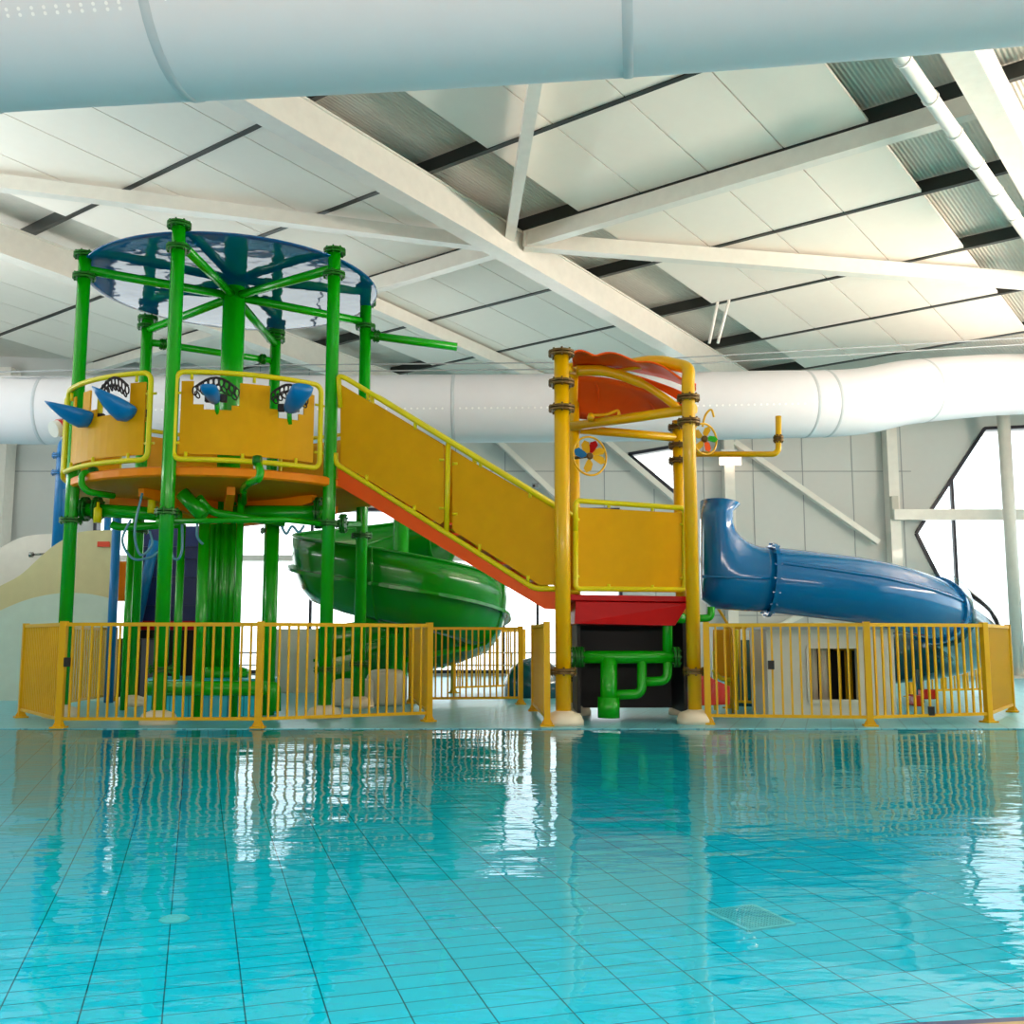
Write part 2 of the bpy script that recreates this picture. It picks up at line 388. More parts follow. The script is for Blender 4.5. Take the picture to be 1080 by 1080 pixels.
for k in range(7): q = p0+(p1-p0)*(k/6); dd = (p1-p0).normalized(); o.tube([q-dd*.02, q+dd*.02], .108, 14)
tag(o.build('roof_pipe', M['white']), 'round white service pipe strapped along the right rafter', 'pipe')
# small white hangers, the V shaped pair over the orange leaf
for i, (xa, ya, xb, yb, lab) in enumerate([(757, 318, 748, 362, 'left of the two short white hanger rods above the orange leaf'), (769, 316, 757, 362, 'right of the two short white hanger rods above the orange leaf')]):
    tag(MB().tube([at(xa, ya, 19.2), at(xb, yb, 19.2)], .028, 8).build('hanger_rod', M['white']), lab, 'rod')
# columns and braces of the back wall
for x, wd, lab in ((937, .27, 'white steel column on the back wall between blue slide and hexagonal window'), (764, .27, 'white steel column on the back wall beside the wall lamp')):
    p = P2(x+6, 560, YB-.4)
    o = MB().box((p[0]-wd/2, YB-.55, 0), (p[0]+wd/2, YB-.15, 7.7))
    tag(o.build('steel_column', M['steel']), lab, 'column')
p = at(1068, 600, YB-1.40)
tag(MB().tube([(p.x, YB-1.40, 0), (p.x, YB-1.40, 7.8)], .155, 16).box((p.x-.25, YB-1.65, 0), (p.x+.25, YB-1.15, .06)).build('steel_column', M['steel']), 'round white column in front of the hexagonal window', 'column')
p = at(1, 500, YB-0.60)
tag(MB().box((p.x-.2, YB-0.80, 0), (p.x+.2, YB-0.25, 8.2)).build('steel_column', M['steel']), 'white column at the left edge of the back wall', 'column')
a, b = at(942, 543, YB-0.70), at(1180, 540, YB-0.70)
tag(MB().box((a.x, YB-0.80, a.z-.14), (16.8, YB-0.60, a.z+.14)).build('steel_beam', M['steel']), 'white horizontal beam crossing the hexagonal window', 'beam')
for pts, lab in (([(774, 466), (926, 572)], 'slanting white brace on the wall above the blue slide'), ([(636, 462), (718, 532)], 'slanting white brace beside the kite shaped window'), ([(522, 462), (594, 530)], 'slanting white brace above the yellow staircase'), ([(815, 664), (862, 640)], 'short rising white brace just under the blue slide')):
    tag(MB().bar(at(*pts[0], YB-0.40), at(*pts[1], YB-0.40), .14, .2 if pts[0][0] != 522 else .34, (0, 1, 0)).build('wall_brace', M['steel']), lab, 'brace')
r = thing('wall_lamp', 'small glowing rectangular lamp on the column above the blue slide', 'lamp', at(770, 492, YB-0.70))
p = at(769, 486, YB-0.70)
MB().box((p.x-.2, YB-0.75, p.z+.06), (p.x+.2, YB-0.54, p.z+.3)).build('lamp_housing', M['white'], r)
MB().box((p.x-.26, YB-0.80, p.z-.12), (p.x+.3, YB-0.70, p.z+.08)).build('lamp_lens', emit('lamp_glow', (255, 226, 200), 3.2), r)

# ------------------------------------------------------------ fabric air ducts
def duct(path, R, seams, label, rows):
    P = smooth(path, 8); r = thing('air_duct', label, 'air duct', P[0])
    MB().tube(P, R, 40).build('duct_tube', M['duct'], r)
    def frame(i):
        t = (P[min(i+1, len(P)-1)]-P[max(i-1, 0)]).normalized(); a = Vector((0, 0, 1)); n = (a-t*a.dot(t)).normalized(); return t, n, t.cross(n)
    def near(x): return min(range(len(P)), key=lambda i: abs(P[i].x-x))
    for x in seams:
        # point on the path with that X
        for i in range(len(P)-1):
            if P[i].x <= x <= P[i+1].x:
                q = (x-P[i].x)/(P[i+1].x-P[i].x); c = P[i].lerp(P[i+1], q); t, n, b = frame(i)
                mb = MB(); rr = []
                for off, rad_ in ((-.035, R+.001), (-.02, R+.008), (.02, R+.008), (.035, R+.001)):
                    rr.append([c+t*off+(n*math.cos(2*PI*k/40)+b*math.sin(2*PI*k/40))*rad_ for k in range(40)])
                mb.loft(rr, False).build('duct_seam', M['seam'], r)
    mb = MB()
    for (x0, x1, stp, ang, size) in rows:
        x = x0
        while x < x1:
            for i in range(len(P)-1):
                if P[i].x <= x <= P[i+1].x:
                    q = (x-P[i].x)/(P[i+1].x-P[i].x); c = P[i].lerp(P[i+1], q); t, n, b = frame(i)
                    e = n*math.cos(ang)+b*math.sin(ang); g = t.cross(e)
                    cc = c+e*(R+.003)
                    mb.add([cc+(t*math.cos(2*PI*k/8)+g*math.sin(2*PI*k/8))*size for k in range(8)], [list(range(8))], False)
                    break
            x += stp
    o = mb.build('perforations', M['hole'], r); o['kind'] = 'stuff'  # plain white discs, the light in the holes is put into their colour
    return r
duct([(-13.6, 8.3, 5.5), (-9, 7.6, 5.5), (-3.7, 6.92, 5.5), (0, 6.55, 5.5), (3.2, 6.1, 5.5), (8, 5.2, 5.5), (13, 4.2, 5.5)], .7, [-3.95, -2.35, .78, 4.2],
     'huge white fabric air duct across the top, nearest to the camera', [(-6, -2.45, .085, rad(126), .013), (-6, -2.45, .085, rad(129), .013), (-2.2, -.9, .085, rad(126), .009)])
duct([(-13.6, 19.3, 5.5), (-10, 20, 5.5), (-5, 20, 5.5), (2, 20, 5.55), (5, 20.15, 5.64), (7, 20.6, 5.8), (8.6, 21.3, 6.2), (11.5, 22.5, 6.66), (14.2, 23.4, 6.75)], .68, [-9.3, -1.15, 5.9, 6.35, 8.7],
     'long white fabric air duct running behind the play towers', [(-8.9, -1.3, .12, rad(102), .022), (-1, 5.7, .12, rad(102), .022), (6.6, 8.5, .12, rad(102), .022)])
for i, (y0, lab) in enumerate(((381, 'upper of the two thin wires strung above the far duct'), (388, 'lower of the two thin wires strung above the far duct'))):
    tag(MB().tube([at(-30, y0+12, 19.6), at(300, y0+4, 19.6), at(640, y0+1, 19.6), at(1100, y0-26, 19.6)], .014, 6).build('suspension_wire', M['grey']), lab, 'wire')

# ------------------------------------------------------------ shared pole parts
def add_flange(root, p, r, m=None, bolts=8, axis=(0, 0, 1)):
    m = m or M['dgreen']; mb = MB(); R = r*1.75; Q = Vector((0, 0, 1)).rotation_difference(Vector(axis).normalized())
    mb.lathe([(r, -.03), (R, -.03), (R, -.006), (r*1.1, -.005), (r*1.1, .005), (R, .006), (R, .03), (r, .03)], p, axis, 24, False)
    for k in range(bolts):
        a = 2*PI*k/bolts; c = Q @ Vector((math.cos(a)*(R-.022), math.sin(a)*(R-.022), 0))
        mb.lathe([(.012, -.05), (.012, .05)], Vector(p)+c, axis, 6, False)
    return mb.build('flange', m, root)
def ground_pole(root, x, y, z1, r, m, fl, name='pole', fm=None, z0=0, foot=True):
    q = MB().tube([(x, y, z0), (x, y, z1)], r, 20).build(name, m, root)
    for z in fl: add_flange(q, (x, y, z), r, fm)
    if foot: MB().lathe([(r*2.6, 0), (r*2.6, .05), (r*2.2, .12), (r*1.2, .15), (r*1.0, .16)], (x, y, 0), n=24).build('footing', M['cream'], root)
def zat(y, D): return at(540, y, D).z

# ------------------------------------------------------------ green water tower
CX, CY = -3.9, 13.9
T = thing('water_play_tower', 'tall green pipe tower with yellow curved panels and blue disc roof', 'play tower', (CX, CY, 0))
PP = {}
for nm, tx, ty, D, fl in (('p1', 90, 268, 12.8, [292, 549]), ('p2', 189, 236, 11.85, [262, 540, 706]), ('p3', 353, 264, 12.75, [290, 552, 706]),
                          ('p4', 386, 318, 14.7, [345, 565, 700]), ('p5', 156, 335, 15.1, [345, 560]), ('p6', 291, 350, 15.9, [358, 560])):
    p = at(tx, ty, D); PP[nm] = p
    ground_pole(T, p.x, p.y, p.z, .082 if D < 13 else .085, M['green'], [p.z-.02] + [zat(y, D) for y in fl])
zb = 5.72
for nm in PP:
    p = PP[nm]; MB().tube([(CX, CY, 5.74), (p.x, p.y, 5.72 if nm in ('p1', 'p2', 'p3') else 5.62)], .06, 14).build('roof_arm', M['green'], T)
MB().tube([(CX, CY, 2.9), (CX, CY, 5.86)], .155, 24).build('central_column', M['green'], T)
mb = MB().tube([(CX, CY, .45), (CX, CY, 2.9)], .2, 24)
for k in range(14):
    a = 2*PI*k/14; mb.tube([(CX+.205*math.cos(a), CY+.205*math.sin(a), .5), (CX+.205*math.cos(a), CY+.205*math.sin(a), 2.8)], .03, 8)
mb.build('column_shaft', M['green'], T)
MB().lathe([(.3, .44), (.36, .44), (.36, .56), (.25, .6)], (CX, CY, 0), n=24).build('column_base', M['green'], T)
ba, bb = Vector((PP['p5'].x, PP['p5'].y, PP['p5'].z-.38)), Vector((PP['p6'].x, PP['p6'].y, 5.36))
q = MB().tube([ba, bb], .055, 12).build('ring_beam', M['green'], T)
for t in (.12, .9): add_flange(q, ba.lerp(bb, t), .05, axis=bb-ba)
sa = Vector((PP['p4'].x, PP['p4'].y, zat(353, 14.7))); add_flange(T, sa.lerp(at(482, 366, 14.9), .12), .055, axis=at(482, 366, 14.9)-sa)
MB().tube([(PP['p4'].x, PP['p4'].y, zat(353, 14.7)), at(482, 366, 14.9)], .062, 14).build('spray_pipe', M['green'], T)
# disc
mb = MB(); rings = []
for rr, z in ((.02, 5.93), (1.0, 5.92), (1.85, 5.895), (1.97, 5.885), (1.99, 5.87), (1.975, 5.858), (1.9, 5.855), (1.5, 5.857), (1.0, 5.86), (.5, 5.86), (.02, 5.86)):
    rings.append([Vector((CX+rr*math.cos(2*PI*k/72), CY+rr*math.sin(2*PI*k/72), z+.0)) for k in range(72)])
mb.loft(rings).build('disc_roof', M['dish'], T)
# deck
mb = MB(); R = 2.0
mb.lathe([(.25, 2.80), (1.0, 2.80), (R, 2.86), (R+.03, 2.88), (R+.03, 2.96), (R, 2.98), (.25, 2.98)], (CX, CY, 0), n=48, smooth=False)
mb.build('deck', M['orange'], T)
for k in range(8):
    a = 2*PI*k/8+.3; d = Vector((math.cos(a), math.sin(a), 0)); n = Vector((-d.y, d.x, 0))*.05; o_ = Vector((CX, CY, 0))
    MB().prism([o_+d*.22+n+Vector((0, 0, 2.8)), o_+d*1.5+n+Vector((0, 0, 2.82)), o_+d*1.5+n+Vector((0, 0, 2.72)), o_+d*.22+n+Vector((0, 0, 2.5))], -2*n).build('deck_bracket', M['orange'], T)
# curved panels
def pol(a, r, z): return Vector((CX+r*math.cos(rad(a)), CY+r*math.sin(rad(a)), z))
def strip(mb, a0, a1, z0, z1, r=2.02, th=.022):
    n = max(1, int((a1-a0)/3)); rings = []
    for k in range(n+1):
        a = a0+(a1-a0)*k/n
        rings.append([pol(a, r, z0), pol(a, r+th, z0), pol(a, r+th, z1), pol(a, r, z1)])
    mb.loft(rings, smooth=False)
def arcrail(a0, a1, zl, zh, r=2.08, rr=.032, f=.1):
    P = []; n = 14
    fa = math.degrees(f/r)
    for k in range(n+1): P.append(pol(a0+fa+(a1-a0-2*fa)*k/n, r, zh))
    for k in range(1, 6): t = k/6*PI/2; P.append(pol(a1-fa+fa*math.sin(t), r, zh-f+f*math.cos(t)))
    P.append(pol(a1, r, zh-f)); P.append(pol(a1, r, zl+f))
    for k in range(1, 6): t = k/6*PI/2; P.append(pol(a1-fa+fa*math.cos(t), r, zl+f-f*math.sin(t)))
    for k in range(n+1): P.append(pol(a1-fa-(a1-a0-2*fa)*k/n, r, zl))
    for k in range(1, 6): t = k/6*PI/2; P.append(pol(a0+fa-fa*math.sin(t), r, zl+f-f*math.cos(t)))
    P.append(pol(a0, r, zl+f)); P.append(pol(a0, r, zh-f))
    for k in range(1, 6): t = k/6*PI/2; P.append(pol(a0+fa-fa*math.cos(t), r, zh-f+f*math.sin(t)))
    P.append(P[0]); return MB().tube(P, rr, 10, caps=False)
zl, zt = 3.12, 4.0
mb = MB()
for a0, a1, z1 in ((269.5, 273.5, zt), (273.5, 277, 3.72), (277, 286, 3.66), (286, 288.5, 3.72), (288.5, 298.5, zt), (298.5, 301.5, 3.72), (301.5, 309, 3.62), (309, 311, 3.70), (311, 315, zt-.03)): strip(mb, a0, a1, zl, z1)
mb.build('panel', M['yellow'], T)
arcrail(268, 317, 3.05, 4.1).build('panel_rail', M['lime'], T)
mb = MB()
for a0, a1, z1 in ((213, 218, zt), (218, 226, 3.8), (226, 231, zt), (231, 235, 3.74), (235, 245, 3.64), (245, 251, 3.66), (251, 257, zt)): strip(mb, a0, a1, zl, z1)
mb.build('panel', M['yellow'], T)
arcrail(211.5, 259.5, 3.05, 4.1).build('panel_rail', M['lime'], T)
# rear parapets of the tower
for a0, a1 in ((35, 82), (95, 142), (155, 200)):
    mb = MB(); strip(mb, a0, a1, zl, zt); mb.build('panel', M['yellow'], T)
    arcrail(a0-1.5, a1+1.5, 3.05, 4.1).build('panel_rail', M['lime'], T)
for a, z in ((273, 4.06), (293, 4.06), (313, 4.0), (272, 3.09), (290, 3.09), (308, 3.09), (216, 4.0), (254, 4.05), (220, 3.09), (236, 3.09), (252, 3.09)):
    MB().tube([pol(a, 2.07, z+.07 if z > 3.5 and False else z-.05), pol(a, 2.07, z+.05)], .02, 8).build('rail_clip', M['lime'], T)
for a in (268, 317, 211.5, 259.5):
    for z in (3.25, 3.85):
        MB().tube([pol(a-1.8, 2.06, z), pol(a+1.8, 2.06, z)], .016, 8).build('rail_clip', M['lime'], T)
# cannons with their rope guards
def cannon(base, tip, wd, label, up=(0, 0, 1), blunt=0):
    base, tip = Vector(base), Vector(tip); d = tip-base; L = d.length; d.normalize(); sd = d.cross(Vector(up)).normalized(); u = sd.cross(d)
    r = thing('water_cannon', label, 'water cannon', base)
    rings = []
    for t, a, b, o_ in (((-.05, .02, .02, -.02), (0, .6, .6, -.0), (.08, .95, .95, 0), (.25, 1.1, 1.15, .0), (.45, 1.05, 1.0, .01), (.65, .85, .72, .02), (.85, .5, .36, .035), (1, .08, .06, .05)) if not blunt else
            ((-.05, .02, .02, -.02), (0, .5, .5, -.03), (.2, .7, .8, -.03), (.5, .9, .9, 0), (.8, 1, .8, .02), (.95, .95, .6, .04), (1, .6, .3, .05))):
        c = base+d*L*t+u*o_
        rings.append([c + sd*math.cos(2*PI*k/16)*wd*a + u*(math.sin(2*PI*k/16) if math.sin(2*PI*k/16) < 0 else math.sin(2*PI*k/16)*.25)*wd*b for k in range(16)])
    MB().loft(rings).build('scoop', M['bpipe'], r)
    for q in (-1, 1):
        MB().box(base+Vector((q*.09-.035, -.03, -.06)), base+Vector((q*.09+.035, .04, .03))).build('pivot_bracket', M['rope'], r)
    MB().tube([base+Vector((0, .03, -.02)), base+Vector((0, .09, -.2))], .03, 8).build('swivel', M['green'], r)
    return r
def ropes(a0, a1, zc, label, hgt=.12):
    n = 9; r = thing('rope_guard', label, 'rope guard', pol((a0+a1)/2, 2.09, 3.72))
    for k in range(n):
        t = k/(n-1); a = a0+(a1-a0)*t; z = zc+hgt*math.sin(PI*t)
        q = []
        for m_ in range(13):
            b = 2*PI*m_/12; q.append(pol(a+math.degrees(.026*math.cos(b)/2.09), 2.12+.01*math.sin(b), z+.05*math.sin(b)))
        MB().tube(q, .009, 6, caps=False).build('rope_loop', M['rope'], r)
    for k in range(n-1):
        t = (k+.5)/(n-1); a = a0+(a1-a0)*t; z = zc+hgt*math.sin(PI*t)-.07; q = []
        for m_ in range(13):
            b = 2*PI*m_/12; q.append(pol(a+math.degrees(.03*math.cos(b+.6)/2.09), 2.12+.012*math.cos(b), z+.04*math.sin(b)))
        MB().tube(q, .009, 6, caps=False).build('rope_loop', M['rope'], r)
    mb = MB().tube([pol(a0+(a1-a0)*t/8, 2.11, zc+.05+hgt*math.sin(PI*t/8)) for t in range(9)], .016, 8)
    mb.build('rope', M['rope'], r)
ropes(274.5, 287.5, 3.86, 'black looped rope guard over the head-on water cannon')
ropes(299, 310.5, 3.86, 'black looped rope guard over the water cannon next to the third green pole')
ropes(240, 251.5, 3.9, 'black looped rope guard on the left curved panel')
bcan = pol(281, 2.1, 3.78)
cannon(bcan+Vector((0, .0, .02)), bcan+Vector((.02, -.4, .02)), .1, 'blue water cannon pointing straight out of the middle panel', blunt=1)
b2 = pol(304.5, 2.1, 3.76); cannon(b2, b2+Vector((.26, -.36, .14)), .14, 'blue water cannon turned right beside the third green pole', blunt=1)
b3 = at(143, 434, 12.0); cannon(b3, at(95, 411, 11.75), .17, 'blue water cannon aiming up left from the left curved panel')
b4 = at(99, 439, 12.35); cannon(b4, at(46, 427, 12.1), .16, 'leftmost blue water cannon, its long tip crossing the first green pole')
for b_, D in ((at(105, 440, 12.4), 0), (at(153, 434, 12.15), 0)):
    MB().tube([b_+Vector((0, 0, -.12)), b_+Vector((0, 0, .26))], .035, 10).tube([b_+Vector((-.16, 0, .04)), b_+Vector((.02, 0, .02))], .028, 8).build('cannon_bracket', M['lime'], T)
# white spray nozzle with a red band behind the first pole
r = thing('spray_nozzle', 'white tube nozzle with a red band left of the tower', 'spray nozzle', at(68, 450, 13.4))
a, b = at(56, 453, 13.4), at(92, 444, 13.8); d = (b-a).normalized()
MB().tube([a, b], .11, 16).build('nozzle', M['white'], r); MB().tube([a+d*.08, a+d*.16], .118, 16).build('red_band', M['redder'], r)
MB().tube([b, pol(195, 2.0, 3.9)], .04, 8).build('bracket', M['white'], r)

# pipework below the deck, each run a part of the manifold
Pp = thing('pipe_manifold', 'green pipes and valves hung beneath the orange tower deck', 'pipework', (CX, CY, 2.2))
def run(root, pts, r, name='pipe', m=None, fil=.1): return MB().tube(pts, r, 14, fil).build(name, m or M['green'], root)
run(Pp, [at(80, 537, 12.9), at(150, 541, 12.9), at(190, 545, 13.2)], .085)
run(Pp, [at(118, 553, 13), at(125, 556, 13), at(190, 553, 13.0)], .05)
run(Pp, [at(165, 550, 12.1), at(300, 548, 12.2), at(345, 553, 12.75)], .035)
run(Pp, [at(246, 541, 13.3), at(345, 541, 13.2)], .1); run(Pp, [at(300, 515, 13.6), at(306, 545, 13.6)], .14)
run(Pp, [at(210, 525, 12.6), at(222, 540, 12.8), at(300, 552, 13.2)], .05); run(Pp, [at(192, 520, 12.6), at(215, 545, 12.6)], .09)
for p, r_ in ((at(90, 537, 12.9), .09), (at(103, 537, 12.9), .09), (at(336, 541, 13.2), .12), (at(362, 552, 12.8), .07)): add_flange(Pp, p, r_, axis=(1, 0, 0))
run(Pp, [at(340, 552, 12.8), at(378, 553, 14.2)], .045)
for x, y in ((103, 543), (160, 533)): 
    p = at(x, y, 12.75); MB().lathe([(.05, -.1), (.05, .08), (.02, .1), (.02, .16)], p, n=12).build('valve', M['lime'], Pp)
for x, yt, yb, D, r_ in ((255, 500, 742, 13.0, .045), (288, 548, 752, 13.3, .085), (192, 553, 748, 13.0, .05), (216, 548, 748, 12.9, .07), (139, 556, 744, 14.2, .05)):
    a = at(x, yt, D); xx = a.x; MB().tube([(xx, D, 0), (xx, D, a.z)], r_, 14).build('standpipe', M['green'], Pp)
run(Pp, [at(157, 726, 12.6), at(285, 726, 12.6)], .09); run(Pp, [at(285, 726, 12.6), at(289, 726, 12.6), at(289, 750, 12.6)], .085)
run(Pp, [at(272, 487, 11.75), at(275, 498, 11.6), at(273, 505, 11.6), at(263, 509, 11.9), at(257, 514, 12.4), at(257, 530, 13)], .045)
MB().lathe([(.06, -.04), (.07, 0), (.06, .05)], at(271, 486, 11.72), axis=(1, 0, 0), n=12).build('coupling', M['dgreen'], Pp)
run(Pp, [at(97, 498, 12.4), at(86, 499, 12.3), at(86, 512, 12.3), at(93, 519, 12.3), at(120, 523, 12.6)], .04, fil=.08)
MB().lathe([(.06, -.04), (.07, 0), (.06, .05)], at(98, 498, 12.4), axis=(1, 0, 0), n=12).build('coupling', M['dgreen'], Pp)
for i, (pts, lab) in enumerate((([(150, 520), (142, 560), (148, 585), (160, 575), (158, 560)], 'looping grey blue hose in front of the second blue post'), ([(138, 548), (129, 570), (140, 589), (158, 588), (167, 582)], 'wider grey blue hose loop hanging left of the second green pole'),
        ([(180, 553), (181, 583), (187, 590), (192, 580), (192, 553)], 'narrow U shaped hose right of the second green pole'), ([(208, 552), (208, 566), (214, 574)], 'short curved hose beside the column shaft'),
        ([(297, 555), (302, 563), (308, 555), (315, 561), (321, 554)], 'small curly hose under the pipes left of the third pole'))):
    tag(MB().tube(smooth([at(x, y, 12.5) for x, y in pts]), .016, 8).build('hose', M['hose']), lab, 'hose')
MB_p = MB().lathe([(.85, 0), (.85, .44), (.83, .46)], (CX-.05, 13.7, 0), n=28, smooth=False)
tag(MB_p.build('tiled_plinth', M['plinth']), 'round turquoise tiled plinth carrying the central column', 'plinth')

# ------------------------------------------------------------ staircase ramp between the towers
X0, D0, X1, D1 = 353, 12.72, 595, 11.9
def sd(x): return D0+(D1-D0)*(x-X0)/(X1-X0)
def sp_(x, y): return at(x, y, sd(x))
Rt = thing('staircase', 'yellow sided staircase sloping from green tower to yellow tower', 'staircase', onz(470, 760))
bk = Vector((.07, .25, 0)).normalized()
for q, off in (('near', 0), ('far', 1.05)):
    o_ = bk*off
    MB().prism([sp_(*p)+o_ for p in ((359, 405), (466, 469), (468, 473), (468, 550), (464, 553), (362, 490), (359, 487))], bk*.02).build('side_panel', M['yellow'], Rt)
    MB().prism([sp_(*p)+o_ for p in ((479, 476), (589, 539), (589, 617), (569, 617), (480, 561), (477, 557), (477, 480))], bk*.02).build('side_panel', M['yellow'], Rt)
    hr = MB().tube([sp_(359, 430)+o_, sp_(357, 396)+o_, sp_(365, 399)+o_, sp_(589, 536)+o_], .033, 10, .06).build('hand_rail', M['lime'], Rt)
    br_ = MB().tube([sp_(354, 478)+o_, sp_(354, 489)+o_, sp_(564, 621)+o_, sp_(592, 621)+o_], .033, 10, .08).build('bottom_rail', M['lime'], Rt)
    MB().tube([sp_(473, 467)+o_, sp_(471, 562)+o_], .033, 10).build('rail_post', M['lime'], Rt)
    if q == 'near': NR = hr, br_
    MB().prism([sp_(*p)+o_ for p in ((357, 494), (563, 622), (588, 624), (588, 643), (574, 642), (356, 512))], bk*.05).build('stringer', M['stringer'], Rt)
for x, y, v in ((388, 418, 1), (438, 449, 1), (507, 489, 1), (559, 521, 1), (387, 504, 0), (437, 536, 0), (506, 577, 0), (557, 610, 0)):
    MB().tube([sp_(x, y-3), sp_(x, y+4)], .022, 8).build('rail_clip', M['lime'], NR[1-v])
for x, y in ((466, 485), (480, 489), (466, 536), (480, 542)): MB().tube([sp_(x-2.5, y), sp_(x+2.5, y)], .016, 8).build('rail_clip', M['lime'], Rt)
for k in range(9):
    x = 362+k*25; y = 500+k*15.4; p = sp_(x, y); q = sp_(x+24, y)
    MB().prism([p+bk*.06, q+bk*.06, q+bk*1.04, p+bk*1.04], (0, 0, -.03)).build('tread', M['stringer'], Rt)

# ------------------------------------------------------------ yellow tower
Y = thing('slide_tower', 'yellow pipe slide tower with red deck at the pool edge', 'play tower', onz(660, 760))
q1 = at(594, 700, 11.75); q2 = at(607, 700, 13.3); q3 = at(732, 700, 11.95); q4 = at(720, 700, 13.4)
ground_pole(Y, q1.x, q1.y, zat(372, 11.75), .088, M['ypipe'], [zat(y, 11.75) for y in (373, 404, 431, 708)], fm=M['bolt'])
ground_pole(Y, q2.x, q2.y, zat(384, 13.3), .075, M['ypipe'], [zat(y, 13.3) for y in (716,)], fm=M['bolt'])
ground_pole(Y, q4.x, q4.y, zat(444, 13.4), .075, M['ypipe'], [zat(y, 13.4) for y in (451, 470, 486, 705)], fm=M['bolt'])
arch = MB().tube([(q3.x, q3.y, 0), (q3.x, q3.y, zat(402, 11.95)), at(727, 388, 12.05), at(692, 380, 12.4), at(645, 388, 12.9), (q2.x, q2.y, zat(394, 13.3))], .078, 18, .22).build('arch_pole', M['ypipe'], Y)
for y in (420, 445, 708): add_flange(arch, (q3.x, q3.y, zat(y, 11.95)), .078, M['bolt'])
MB().lathe([(.21, 0), (.21, .05), (.18, .12), (.1, .15), (.08, .16)], (q3.x, q3.y, 0), n=24).build('footing', M['cream'], Y)
MB().tube([at(603, 450, 13.2), at(733, 431, 12.0)], .062, 14).build('cross_beam', M['ypipe'], Y)
MB().tube([at(612, 453, 13.25), at(720, 462, 13.4)], .058, 14).build('cross_beam', M['ypipe'], Y)
MB().tube([at(594, 388, 11.8), at(607, 392, 13.2)], .05, 12).build('cross_beam', M['ypipe'], Y)
def yd(x): return 11.95+.35*(x-607)/115
def yp(x, y): return at(x, y, yd(x))
MB().prism([yp(*p) for p in ((610, 535), (719, 541), (719, 618), (715, 621), (614, 620), (610, 617))], (0, .02, 0)).build('front_panel', M['yellow'], Y)
MB().tube([yp(607, 560), yp(607, 528), yp(722, 536), yp(722, 622), yp(607, 621), yp(607, 560)], .032, 10, .06).build('panel_rail', M['lime'], Y)
for x, y in ((642, 533), (688, 536), (642, 619), (688, 620)): MB().tube([yp(x, y-3), yp(x, y+3)], .02, 8).build('rail_clip', M['lime'], Y)
for x, y in ((608, 548), (720, 553), (608, 608), (720, 610)): MB().tube([yp(x-3, y), yp(x+3, y)], .016, 8).build('rail_clip', M['lime'], Y)
a, b = at(601, 627, 11.95), at(728, 629, 12.1)
MB().prism([a, b, b+Vector((0, 1.4, 0)), a+Vector((0, 1.4, 0))], (0, 0, -.07)).build('deck', M['red'], Y, bevel=.01)
a, b = at(607, 634, 11.97), at(727, 636, 12.1); c_, d_ = at(712, 660, 11.97), at(606, 658, 11.95)
MB().prism([a, b, c_, d_], (0, 1.35, 0)).build('deck_skirt', M['red'], Y, bevel=.01)
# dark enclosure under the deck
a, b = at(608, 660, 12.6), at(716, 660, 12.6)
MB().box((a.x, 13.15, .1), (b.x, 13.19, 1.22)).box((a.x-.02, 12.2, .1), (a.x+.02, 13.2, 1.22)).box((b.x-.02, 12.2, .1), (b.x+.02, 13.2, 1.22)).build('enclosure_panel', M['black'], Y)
G = thing('floor_pipework', 'green pipes standing in the dark space under the red deck', 'pipework', onz(645, 755))
D = 12.15
for pts, r_ in (([(606, 693), (716, 693)], .075), ([(642, 693), (642, 757)], .1), ([(677, 693), (677, 732), (645, 733)], .058), ([(704, 693), (704, 718), (681, 719)], .055), ([(704, 693), (704, 652), (722, 652)], .06)):
    run(G, [at(x, y, D) for x, y in pts], r_)
for x in (612, 713, 606): add_flange(G, at(x, 693, D), .07, axis=(1, 0, 0))
MB().tube([at(642, 735, D), at(642, 757, D)], .13, 14).build('pipe_collar', M['green'], G)
tag(MB().tube([at(708, 652, 12.3), at(750, 652, 12.3), at(750, 640, 12.3)], .045, 12, .08).build('drain_pipe', M['green']), 'thin green pipe end bent up below the blue slide entrance', 'pipe')
# orange leaf roof
L = thing('leaf_roof', 'orange ribbed leaf shaped shade on top of the yellow tower', 'shade roof', at(660, 440, 12.6))
def surf(A_, B_, D1_, D2_, n=28, m_=6, wav=0, sag=0):
    a_ = smooth([at(x, y, D1_) for x, y in A_], 7); b_ = smooth([at(x, y, D2_) for x, y in B_], 7); rows = []
    def s_at(P, t): q = t*(len(P)-1); i = min(int(q), len(P)-2); return P[i].lerp(P[i+1], q-i)
    for i in range(m_+1):
        v = i/m_; row = []
        for k in range(n+1):
            t = k/n; p = s_at(a_, t).lerp(s_at(b_, t), v); p = p+Vector((0, 0, wav*abs(math.sin(t*PI*3.4+.3))*(1-v)*(1-t*.5)+sag*math.sin(PI*v)))
            row.append(p)
        rows.append(row)
    return MB().grid(rows)
surf([(603, 377), (625, 376), (660, 380), (700, 391), (734, 410)], [(604, 386), (640, 387), (680, 394), (708, 401), (734, 412)], 12.0, 12.75, wav=.085, sag=.04).build('near_half', M['leaf'], L, solid=.02)
surf([(610, 397), (640, 399), (670, 407), (700, 419), (728, 431)], [(609, 441), (635, 443), (665, 440), (700, 436), (724, 433)], 12.8, 13.5, sag=.05).build('far_half', M['leaf'], L, solid=.02)
surf([(655, 392), (680, 399), (712, 410), (730, 419)], [(655, 394), (685, 405), (712, 420), (728, 431)], 12.78, 12.84).build('middle_fold', M['leaf'], L, solid=.02)
MB().tube(smooth([at(608, 391, 12.7), at(640, 392, 12.7), at(680, 406, 12.7), at(716, 431, 12.7)]), [.07]*6+[.065]*6+[.05]*6+[.04], 12).build('midrib', M['ypipe'], L)
